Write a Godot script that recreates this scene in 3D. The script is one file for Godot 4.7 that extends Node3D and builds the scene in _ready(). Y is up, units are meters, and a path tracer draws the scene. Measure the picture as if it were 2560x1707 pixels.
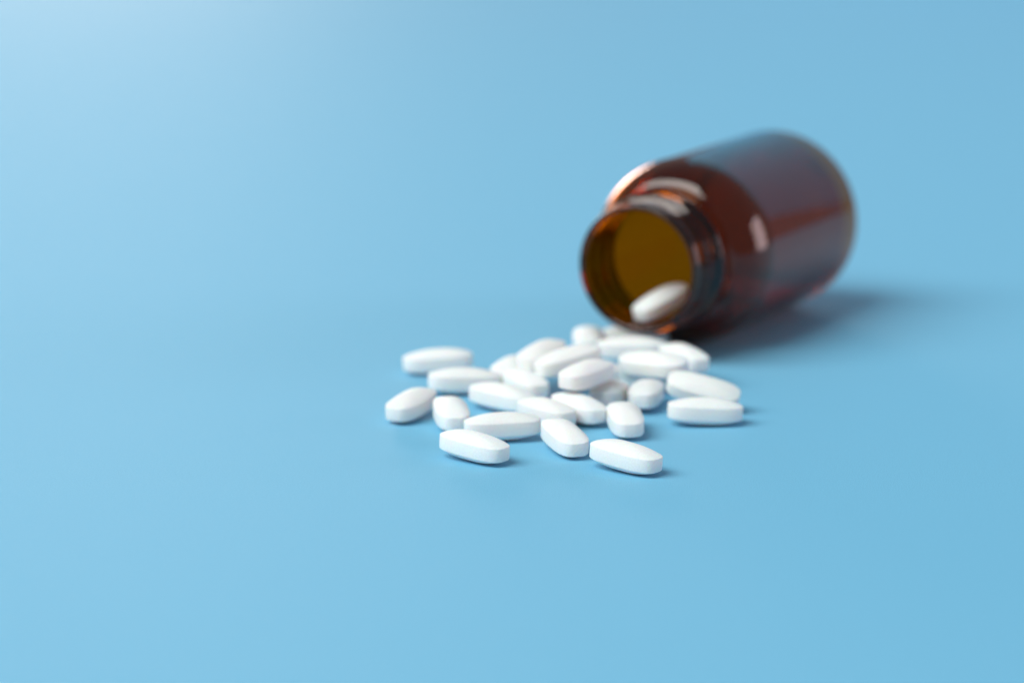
extends Node3D
# White oval tablets spilled from a tipped amber glass bottle on a sheet of blue studio paper. Lengths in the tables are millimetres.

const MM := 0.001
var rng := RandomNumberGenerator.new()


func _ready() -> void:
	rng.seed = 7
	# ---- camera: 100 mm macro lens, focused on the foremost tablets
	var cam := Camera3D.new()
	cam.name = "camera"
	add_child(cam)
	cam.position = Vector3(0, 172.6, 805.4) * MM
	cam.look_at_from_position(cam.position, Vector3.ZERO)
	var lens := CameraAttributesPhysical.new()
	lens.frustum_focal_length = 100.0
	lens.frustum_focus_distance = 0.674
	lens.frustum_near = 0.02
	lens.frustum_far = 20.0
	lens.exposure_aperture = 7.5
	cam.attributes = lens
	cam.fov = rad_to_deg(2.0 * atan(0.12))
	cam.near = 0.02
	cam.far = 20.0
	cam.current = true
	# ---- room fill, lamps, exposure
	var env := Environment.new()
	env.background_mode = Environment.BG_COLOR
	env.background_color = Color(0.185, 0.2, 0.23).linear_to_srgb()
	env.tonemap_mode = Environment.TONE_MAPPER_LINEAR
	env.tonemap_exposure = 1.0
	env.sdfgi_enabled = true
	env.ssao_enabled = true
	env.ssil_enabled = true
	var world := WorldEnvironment.new()
	world.name = "surroundings"
	world.environment = env
	add_child(world)
	area_lamp("window_lamp", Vector3(-2.2, 2.8, 0.95), Vector3(-0.6, 1.2, -2.25), Vector2(3.6, 2.2), 20.8, Color(1.0, 0.985, 0.97))
	area_lamp("back_sheen_lamp", Vector3(-0.76, 0.46, -3.5), Vector3(-0.3, 0.0, -0.9), Vector2(0.85, 0.75), 2.0, Color(1.0, 0.97, 0.94))  # added unseen lamp, low at the back, to whiten the paper's far left
	area_lamp("side_window_lamp", Vector3(2.7, 0.48, -0.32), Vector3(0.06, 0.03, 0.02), Vector2(1.15, 1.3), 1.6, Color(0.97, 0.95, 1.0))
	# ---- the paper, the bottle, the tablets
	build_paper()
	build_bottle()
	build_tablets()


func area_lamp(called: String, at: Vector3, aim: Vector3, size: Vector2, energy: float, tint: Color) -> void:
	var l := AreaLight3D.new()
	l.name = called
	add_child(l)
	l.look_at_from_position(at, aim)
	l.area_size = size
	l.light_energy = energy
	l.light_color = tint
	l.area_range = 6.0
	l.shadow_enabled = true


# ------------------------------------------------------------------ materials
func noise_map(frequency: float, octaves: int, from: Color, to: Color, seeded: int, side := 512) -> NoiseTexture2D:
	var n := FastNoiseLite.new()
	n.seed = seeded
	n.noise_type = FastNoiseLite.TYPE_SIMPLEX_SMOOTH
	n.frequency = frequency
	n.fractal_octaves = octaves
	var ramp := Gradient.new()
	ramp.set_color(0, from)
	ramp.set_color(1, to)
	var t := NoiseTexture2D.new()
	t.width = side
	t.height = side
	t.seamless = true
	t.noise = n
	t.color_ramp = ramp
	return t


func paper_material() -> StandardMaterial3D:
	var m := StandardMaterial3D.new()
	m.resource_name = "blue_paper"
	m.albedo_color = Color(0.145, 0.515, 0.75).linear_to_srgb()
	m.albedo_texture = noise_map(0.14, 4, Color(0.89, 0.935, 0.95), Color(1, 1, 1), 3)
	m.roughness = 0.67
	m.metallic_specular = 0.7
	m.rim_enabled = true   # the fuzz of paper fibres
	m.rim = 0.27
	m.rim_tint = 0.0
	m.heightmap_enabled = true
	m.heightmap_texture = noise_map(0.2, 4, Color.BLACK, Color.WHITE, 5)
	m.heightmap_scale = 0.009
	m.uv1_scale = Vector3(22, 22, 22)
	return m


func tablet_material(white: float) -> StandardMaterial3D:
	var m := StandardMaterial3D.new()
	m.resource_name = "white_tablet_coating"
	m.albedo_color = Color(white, white * 0.995, white * 0.983).linear_to_srgb()
	m.albedo_texture = noise_map(0.09, 4, Color(0.965, 0.962, 0.955), Color(1, 1, 1), 17, 256)
	m.roughness = 0.55
	m.metallic_specular = 0.4
	m.subsurf_scatter_enabled = true
	m.subsurf_scatter_strength = 0.4
	m.heightmap_enabled = true
	m.heightmap_texture = noise_map(0.05, 4, Color.BLACK, Color.WHITE, 11, 256)
	m.heightmap_scale = 0.004
	m.uv1_scale = Vector3(70, 70, 70)
	return m


func amber_material(tint: Color) -> StandardMaterial3D:
	var m := StandardMaterial3D.new()
	m.resource_name = "amber_glass"
	var c := tint.linear_to_srgb()
	m.albedo_color = Color(c.r, c.g, c.b, 0.01)
	m.transparency = BaseMaterial3D.TRANSPARENCY_ALPHA
	m.roughness = 0.02
	m.metallic_specular = 0.5
	m.refraction_enabled = true
	m.refraction_scale = 0.05
	return m


# ------------------------------------------------------------------ mesh helpers
func quad(st: SurfaceTool, p: Array, n: Array, uv: Array) -> void:
	# p: four corners in order round the quad; wound so that the front (clockwise) side is the side of the normals
	var face: Vector3 = (p[1] - p[0]).cross(p[2] - p[0]) + (p[2] - p[0]).cross(p[3] - p[0])
	var order := [0, 2, 1, 0, 3, 2] if face.dot(n[0] + n[1] + n[2] + n[3]) > 0.0 else [0, 1, 2, 0, 2, 3]
	for half in 2:
		var a: int = order[half * 3]
		var b: int = order[half * 3 + 1]
		var c: int = order[half * 3 + 2]
		if (p[b] - p[a]).cross(p[c] - p[a]).length_squared() < 1e-20:
			continue
		for k in [a, b, c]:
			st.set_normal(n[k])
			st.set_uv(uv[k])
			st.add_vertex(p[k])


func grid(rows: Array, normals: Array, uvs: Array, closed: bool) -> ArrayMesh:
	var st := SurfaceTool.new()
	st.begin(Mesh.PRIMITIVE_TRIANGLES)
	for i in rows.size() - 1:
		var wide: int = rows[i].size()
		for j in (wide if closed else wide - 1):
			var k := (j + 1) % wide
			quad(st, [rows[i][j], rows[i][k], rows[i + 1][k], rows[i + 1][j]],
				[normals[i][j], normals[i][k], normals[i + 1][k], normals[i + 1][j]],
				[uvs[i][j], uvs[i][k], uvs[i + 1][k], uvs[i + 1][j]])
	st.index()
	return st.commit()


func mesh_node(called: String, mesh: Mesh, material: Material, parent: Node) -> MeshInstance3D:
	var o := MeshInstance3D.new()
	o.name = called
	o.mesh = mesh
	o.material_override = material
	parent.add_child(o, true)
	return o


# ------------------------------------------------------------------ the paper
func build_paper() -> void:
	var line := PackedVector2Array()   # (z, y) from the front edge to the far edge
	for i in 22:
		line.append(Vector2(lerpf(0.78, -1.71, i / 21.0), 0.0))
	var rows := []
	var normals := []
	var uvs := []
	var run := 0.0
	for i in line.size():
		if i:
			run += line[i].distance_to(line[i - 1])
		var d := (line[mini(i + 1, line.size() - 1)] - line[maxi(i - 1, 0)]).normalized()
		var r := []
		var n := []
		var u := []
		for j in 25:
			var x := lerpf(-1.0, 2.2, j / 24.0)
			r.append(Vector3(x, line[i].y, line[i].x))
			n.append(Vector3(0, -d.x, d.y))
			u.append(Vector2(x, run))
		rows.append(r)
		normals.append(n)
		uvs.append(u)
	var paper := paper_material()
	var o := mesh_node("ground", grid(rows, normals, uvs, false), paper, self)
	o.set_meta("kind", "structure")
	o.set_meta("label", "smooth sheet of sky blue paper under and behind everything")
	# the blue wall at the back on the right, out of the frame, that the side of the bottle mirrors
	var board := BoxMesh.new()
	board.size = Vector3(2.05, 1.5, 0.02)
	var wall := mesh_node("wall", board, paper, self)
	wall.position = Vector3(1.175, 0.75, -1.73)
	wall.set_meta("kind", "structure")


# ------------------------------------------------------------------ the bottle
func glass_profile() -> PackedVector2Array:
	# (distance from the mouth, radius): from the inner floor along the inside, over the lip, along the outside to the middle of the foot
	var c := Curve2D.new()
	c.bake_interval = 0.5
	var pts := []
	pts.append_array([[96.2, 0.0], [96.4, 10.0], [96.8, 18.0], [96.2, 22.0], [93.5, 24.4], [89.5, 25.1]])
	for i in range(1, 12):
		pts.append([89.5 - i * 4.7, 25.1])
	for i in range(1, 13):   # inside of the shoulder
		var a := PI / 2 * i / 12.0
		pts.append([34.5 - 14.5 * sin(a), 16.9 + 8.2 * cos(a)])
	pts.append_array([[18.5, 16.5], [15.0, 16.3], [9.0, 16.3], [5.0, 16.3], [2.0, 16.3], [0.9, 16.4], [0.25, 16.7], [0.0, 17.3], [0.25, 17.9], [0.8, 18.25], [1.6, 18.4], [2.6, 18.3]])
	pts.append_array([[3.6, 17.8], [4.4, 17.4], [6.0, 17.35], [8.0, 17.35], [10.0, 17.35], [11.6, 17.4], [12.6, 17.8], [13.3, 18.6], [14.1, 19.4], [15.0, 19.6], [15.9, 19.3], [16.7, 18.4], [17.6, 18.1]])
	for i in range(0, 15):   # outside of the shoulder
		var a := PI / 2 * i / 14.0
		pts.append([33.5 - 14.8 * cos(a), 18.8 + 8.2 * sin(a)])
	for i in range(1, 14):
		pts.append([33.5 + i * 4.78, 27.0])
	for i in range(1, 9):
		var a := PI / 2 * i / 8.0
		pts.append([96.2 + 5.0 * sin(a), 22.0 + 5.0 * cos(a)])
	pts.append_array([[101.0, 20.0], [100.2, 17.0], [99.6, 12.0], [99.2, 6.0], [99.1, 0.0]])
	for i in pts.size():
		var here := Vector2(pts[i][0], pts[i][1])
		var before := Vector2(pts[maxi(i - 1, 0)][0], pts[maxi(i - 1, 0)][1])
		var after := Vector2(pts[mini(i + 1, pts.size() - 1)][0], pts[mini(i + 1, pts.size() - 1)][1])
		var along := (after - before).normalized()
		c.add_point(here, -along * here.distance_to(before) / 3.0, along * here.distance_to(after) / 3.0)
	return c.get_baked_points()


func thread(s: float, turn: float) -> float:
	# one and a half turns of raised screw thread between the lip and the collar
	var out := 0.0
	for lap in 2:
		var whole := turn / TAU + lap
		if whole > 1.65:
			continue
		var off := (s - (4.9 + 4.3 * whole)) / 1.15
		var fade := smoothstep(0.0, 0.08, whole) * smoothstep(0.0, 0.08, 1.65 - whole)
		out = maxf(out, fade * 1.9 * exp(-off * off * off * off - 0.4 * off * off))
	return out


func build_bottle() -> void:
	var profile := glass_profile()
	var lip := 0
	for i in profile.size():
		if profile[i].x < profile[lip].x:
			lip = i
	var around := 144
	var spot := func(i: int, j: int) -> Vector3:
		var p := profile[clampi(i, 0, profile.size() - 1)]
		var a := TAU * j / around
		var r := p.y
		if i > lip and p.x > 0.9 and p.x < 13.0:
			r += thread(p.x, fposmod(a + 1.9, TAU))
		return Vector3(r * cos(a), r * sin(a), -p.x) * MM
	var rows := []
	var normals := []
	var uvs := []
	for i in profile.size():
		var r := []
		var n := []
		var u := []
		for j in around:
			var along: Vector3 = spot.call(i + 1, j) - spot.call(i - 1, j)
			var across: Vector3 = spot.call(i, j + 1) - spot.call(i, j - 1)
			var normal := across.cross(along).normalized()
			if normal.length() < 0.5:
				normal = Vector3(0, 0, 1) if i == 0 else Vector3(0, 0, -1)
			r.append(spot.call(i, j))
			n.append(normal)
			u.append(Vector2(float(j) / around, profile[i].x * 0.01))
		rows.append(r)
		normals.append(n)
		uvs.append(u)
	# which way do the computed normals point? outwards at the outer wall
	var probe := (lip + profile.size()) / 2
	if normals[probe][0].dot(rows[probe][0] * Vector3(1, 1, 0)) < 0.0:
		for n in normals:
			for j in n.size():
				n[j] = -n[j]
	normals[0].fill(Vector3(0, 0, 1))
	normals[-1].fill(Vector3(0, 0, -1))
	var bottle := Node3D.new()
	bottle.name = "pill_bottle"
	add_child(bottle)
	bottle.set_meta("label", "amber brown glass bottle lying on its side, uncapped mouth towards the spilled tablets")
	bottle.set_meta("category", "bottle")
	bottle.position = Vector3(34.64, 27.02, 30.36) * MM
	bottle.rotation.y = deg_to_rad(-28.2)
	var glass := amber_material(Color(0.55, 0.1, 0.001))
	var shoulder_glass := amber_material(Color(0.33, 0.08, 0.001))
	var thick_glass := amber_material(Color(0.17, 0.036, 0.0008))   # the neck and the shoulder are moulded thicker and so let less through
	var base_glass := amber_material(Color(0.6, 0.115, 0.001))   # brightness put into the foot's tint, for the view into the mouth
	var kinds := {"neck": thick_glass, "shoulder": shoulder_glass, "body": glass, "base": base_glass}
	# the one closed glass wall in four parts that meet edge to edge
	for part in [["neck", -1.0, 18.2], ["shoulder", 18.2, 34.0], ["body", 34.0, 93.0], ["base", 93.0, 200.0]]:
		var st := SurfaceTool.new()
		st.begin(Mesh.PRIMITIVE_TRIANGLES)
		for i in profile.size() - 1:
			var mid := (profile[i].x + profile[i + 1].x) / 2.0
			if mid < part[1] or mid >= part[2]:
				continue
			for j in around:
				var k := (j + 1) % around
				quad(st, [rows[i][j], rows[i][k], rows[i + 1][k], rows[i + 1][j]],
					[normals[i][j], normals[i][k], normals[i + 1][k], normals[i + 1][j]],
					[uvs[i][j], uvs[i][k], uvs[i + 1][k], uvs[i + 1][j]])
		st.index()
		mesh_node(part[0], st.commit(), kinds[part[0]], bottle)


# ------------------------------------------------------------------ the tablets
func tablet_mesh(variant: int) -> ArrayMesh:
	var half := Vector2(9.6, 4.25)
	var band := 1.65
	var dome := 1.9
	var wide := 72
	var chip := FastNoiseLite.new()
	chip.seed = 40 + variant
	chip.frequency = 0.35
	var spot := func(ring: float, side: float, y: float, a: float) -> Vector3:
		var c := cos(a)
		var s := sin(a)
		var x := signf(c) * pow(absf(c), 2.0 / 3.0) * half.x
		var z := signf(s) * pow(absf(s), 2.0 / 3.0) * half.y
		var rough := 1.0 + 0.006 * chip.get_noise_2d(x * 2.0, z * 2.0 + y * 3.0)
		return Vector3(x * ring * rough, y * side, z * ring * rough) * MM
	var st := SurfaceTool.new()
	st.begin(Mesh.PRIMITIVE_TRIANGLES)
	var path := []   # [ring, height] from the top middle over the edge to the bottom middle, with a softened rim
	for i in 11:
		var r := i / 10.0 * 0.979
		path.append([r, band + dome * (1.0 - r * r)])
	path.append([0.988, band + 0.02])
	path.append([1.0, band - 0.12])
	path.append([1.002, 0.0])
	var lower := path.slice(0, 13)
	lower.reverse()
	for p in lower:
		path.append([p[0], -p[1]])
	var angles := []
	for j in wide:
		angles.append(TAU * j / wide)
	var rows := []
	for p in path:
		var r := []
		for a in angles:
			var v: Vector3 = spot.call(p[0], 1.0, p[1], a)
			if p[0] > 0.97 and p[0] < 1.001:   # tiny nicks along the rims
				var nick := maxf(0.0, chip.get_noise_3d(v.x * 2600.0, v.y * 900.0, v.z * 2600.0) - 0.34)
				v = v * Vector3(1.0 - 0.05 * nick, 1.0 - 0.35 * nick, 1.0 - 0.08 * nick)
			r.append(v)
		rows.append(r)
	var normals := []
	var uvs := []
	for i in rows.size():
		var n := []
		var u := []
		for j in wide:
			var along: Vector3 = rows[mini(i + 1, rows.size() - 1)][j] - rows[maxi(i - 1, 0)][j]
			var across: Vector3 = rows[i][(j + 1) % wide] - rows[i][(j + wide - 1) % wide]
			var normal := along.cross(across).normalized()
			var out: Vector3 = rows[i][j]
			if i == 0 or i == rows.size() - 1:
				normal = Vector3(0, 1.0 if i == 0 else -1.0, 0)
			elif normal.dot(out) < 0.0:
				normal = -normal
			n.append(normal)
			u.append(Vector2(rows[i][j].x, rows[i][j].z + rows[i][j].y))
		normals.append(n)
		uvs.append(u)
	return grid(rows, normals, uvs, true)


func build_tablets() -> void:
	var coatings := [tablet_material(0.93), tablet_material(0.9), tablet_material(0.95)]
	var meshes := [tablet_mesh(0), tablet_mesh(1), tablet_mesh(2), tablet_mesh(3)]
	# x, lowest point above the paper, z, turn, pitch, roll, label
	var spots := [
		[27.2, 0.0, 147.8, -38, -4.3, 0.3, "white tablet lying nearest of all, foremost of the spill on its right"],
		[-9.1, 0.0, 137.9, -38, -3.6, 0.4, "white tablet at the front left of the spill, overlapping the long tablet behind"],
		[-2.4, 0.0, 117.5, 9, 1.0, -0.0, "long white tablet seen side on, just behind the front left tablet"],
		[12.9, 0.0, 129.4, -70, -5.6, 0.4, "white tablet pointing at the viewer between the front left and foremost ones"],
		[28.5, 0.0, 110.4, -84, -3.9, 0.2, "stubby looking white tablet seen end on behind the foremost one"],
		[-15.4, 0.0, 103.9, -81, -3.4, 0.1, "stubby looking white tablet seen end on at the left behind the front left one"],
		[-25.9, 0.0, 94.2, 64, 4.3, 0.3, "leftmost white tablet, its near end at the outer left of the spill"],
		[-12.8, 0.0, 66.7, 10, -2.1, -0.2, "white tablet lying slantwise below the far left one, its left end touching the leftmost"],
		[-20.4, 0.0, 42.6, 8, 3.0, -0.1, "white tablet lying alone and blurred at the far left, apart from the others"],
		[-2.7, 0.0, 85.7, -38, -1.9, 0.2, "white tablet left of centre, behind the gap above the long side on tablet"],
		[8.7, 0.0, 102.6, -52, 0.1, -0.0, "white tablet in the middle of the spill, behind the one pointing at the viewer"],
		[17.1, 0.0, 97.8, -57, -2.3, 0.3, "white tablet right of the middle one, left of the stubby end on tablet"],
		[3.6, 0.0, 70.7, -66, -0.1, 0.0, "white tablet half hidden under the left edge of the heap"],
		[-0.2, 0.0, 53.6, 71, -0.0, -0.0, "white tablet at the far left edge of the heap, only its left end showing"],
		[7.9, 5.2, 58.8, 61, 5.0, 0.0, "white tablet leaning with a bright square left end on the back of the heap"],
		[14.9, 5.4, 67.4, 30, 9.1, -0.0, "long white tablet propped on top of the heap, rising to the right"],
		[19.2, 7.0, 90.3, 54, 2.1, 0.1, "white tablet resting on the heap in front of the long propped one"],
		[21.6, 0.0, 14.8, 88, 0.6, -0.3, "white tablet at the back of the heap, seen end on left of the bottle mouth"],
		[35.3, 0.0, 11.4, -20, 0.0, 0.0, "white tablet tucked under the neck of the bottle"],
		[33.0, 2.2, 36.5, -4, 0.4, -0.0, "white tablet lying crosswise right below the lip of the bottle"],
		[37.7, 4.6, 67.4, -27, 0.5, 11.7, "large looking white tablet on top of the right half of the heap, bright left end"],
		[46.5, 3.6, 54.6, -63, -2.2, 0.2, "white tablet at the right back of the heap beside the bottle neck"],
		[49.6, 1.2, 87.4, -11, -12.8, 24.1, "upper one of two stacked white tablets at the right edge of the spill"],
		[49.2, 0.0, 101.4, 3, -2.6, 0.1, "lower one of two stacked white tablets at the right edge, its long side facing front"],
		[25.4, 0.0, 82.0, 75, -4.0, -0.1, "greyish shaded white tablet low in the middle of the heap's front"],
		[35.0, 0.0, 82.3, 79, -1.6, -0.2, "white tablet seen end on left of the two stacked ones"],
		[42.0, 11.1, 19.5, 43, 15.9, 0.1, "single white tablet still inside the bottle mouth"],
		[36, 0, 62, -28, 0, 0, "white tablet buried under the large bright ended one on the right of the heap"],
		[22, 0, 55, -40, 0, 0, "white tablet buried in the middle of the heap, glimpsed through its gaps"],
	]
	for i in spots.size():
		var s: Array = spots[i]
		var o := MeshInstance3D.new()
		o.name = "tablet" if i == 0 else "tablet_%03d" % i
		o.mesh = meshes[i % meshes.size()]
		o.material_override = coatings[(i * 2 + i / 4) % 3]
		add_child(o)
		var turn := Basis(Vector3.UP, deg_to_rad(s[3])) * Basis(Vector3.BACK, deg_to_rad(s[4])) * Basis(Vector3.RIGHT, deg_to_rad(s[5]))
		var low := 0.0
		for v in o.mesh.get_faces():
			low = minf(low, (turn * v).y)
		o.transform = Transform3D(turn, Vector3(s[0] * MM, s[1] * MM - low, s[2] * MM))
		o.set_meta("label", s[6])
		o.set_meta("category", "tablet")
		o.set_meta("group", "white tablets spilled from the bottle")
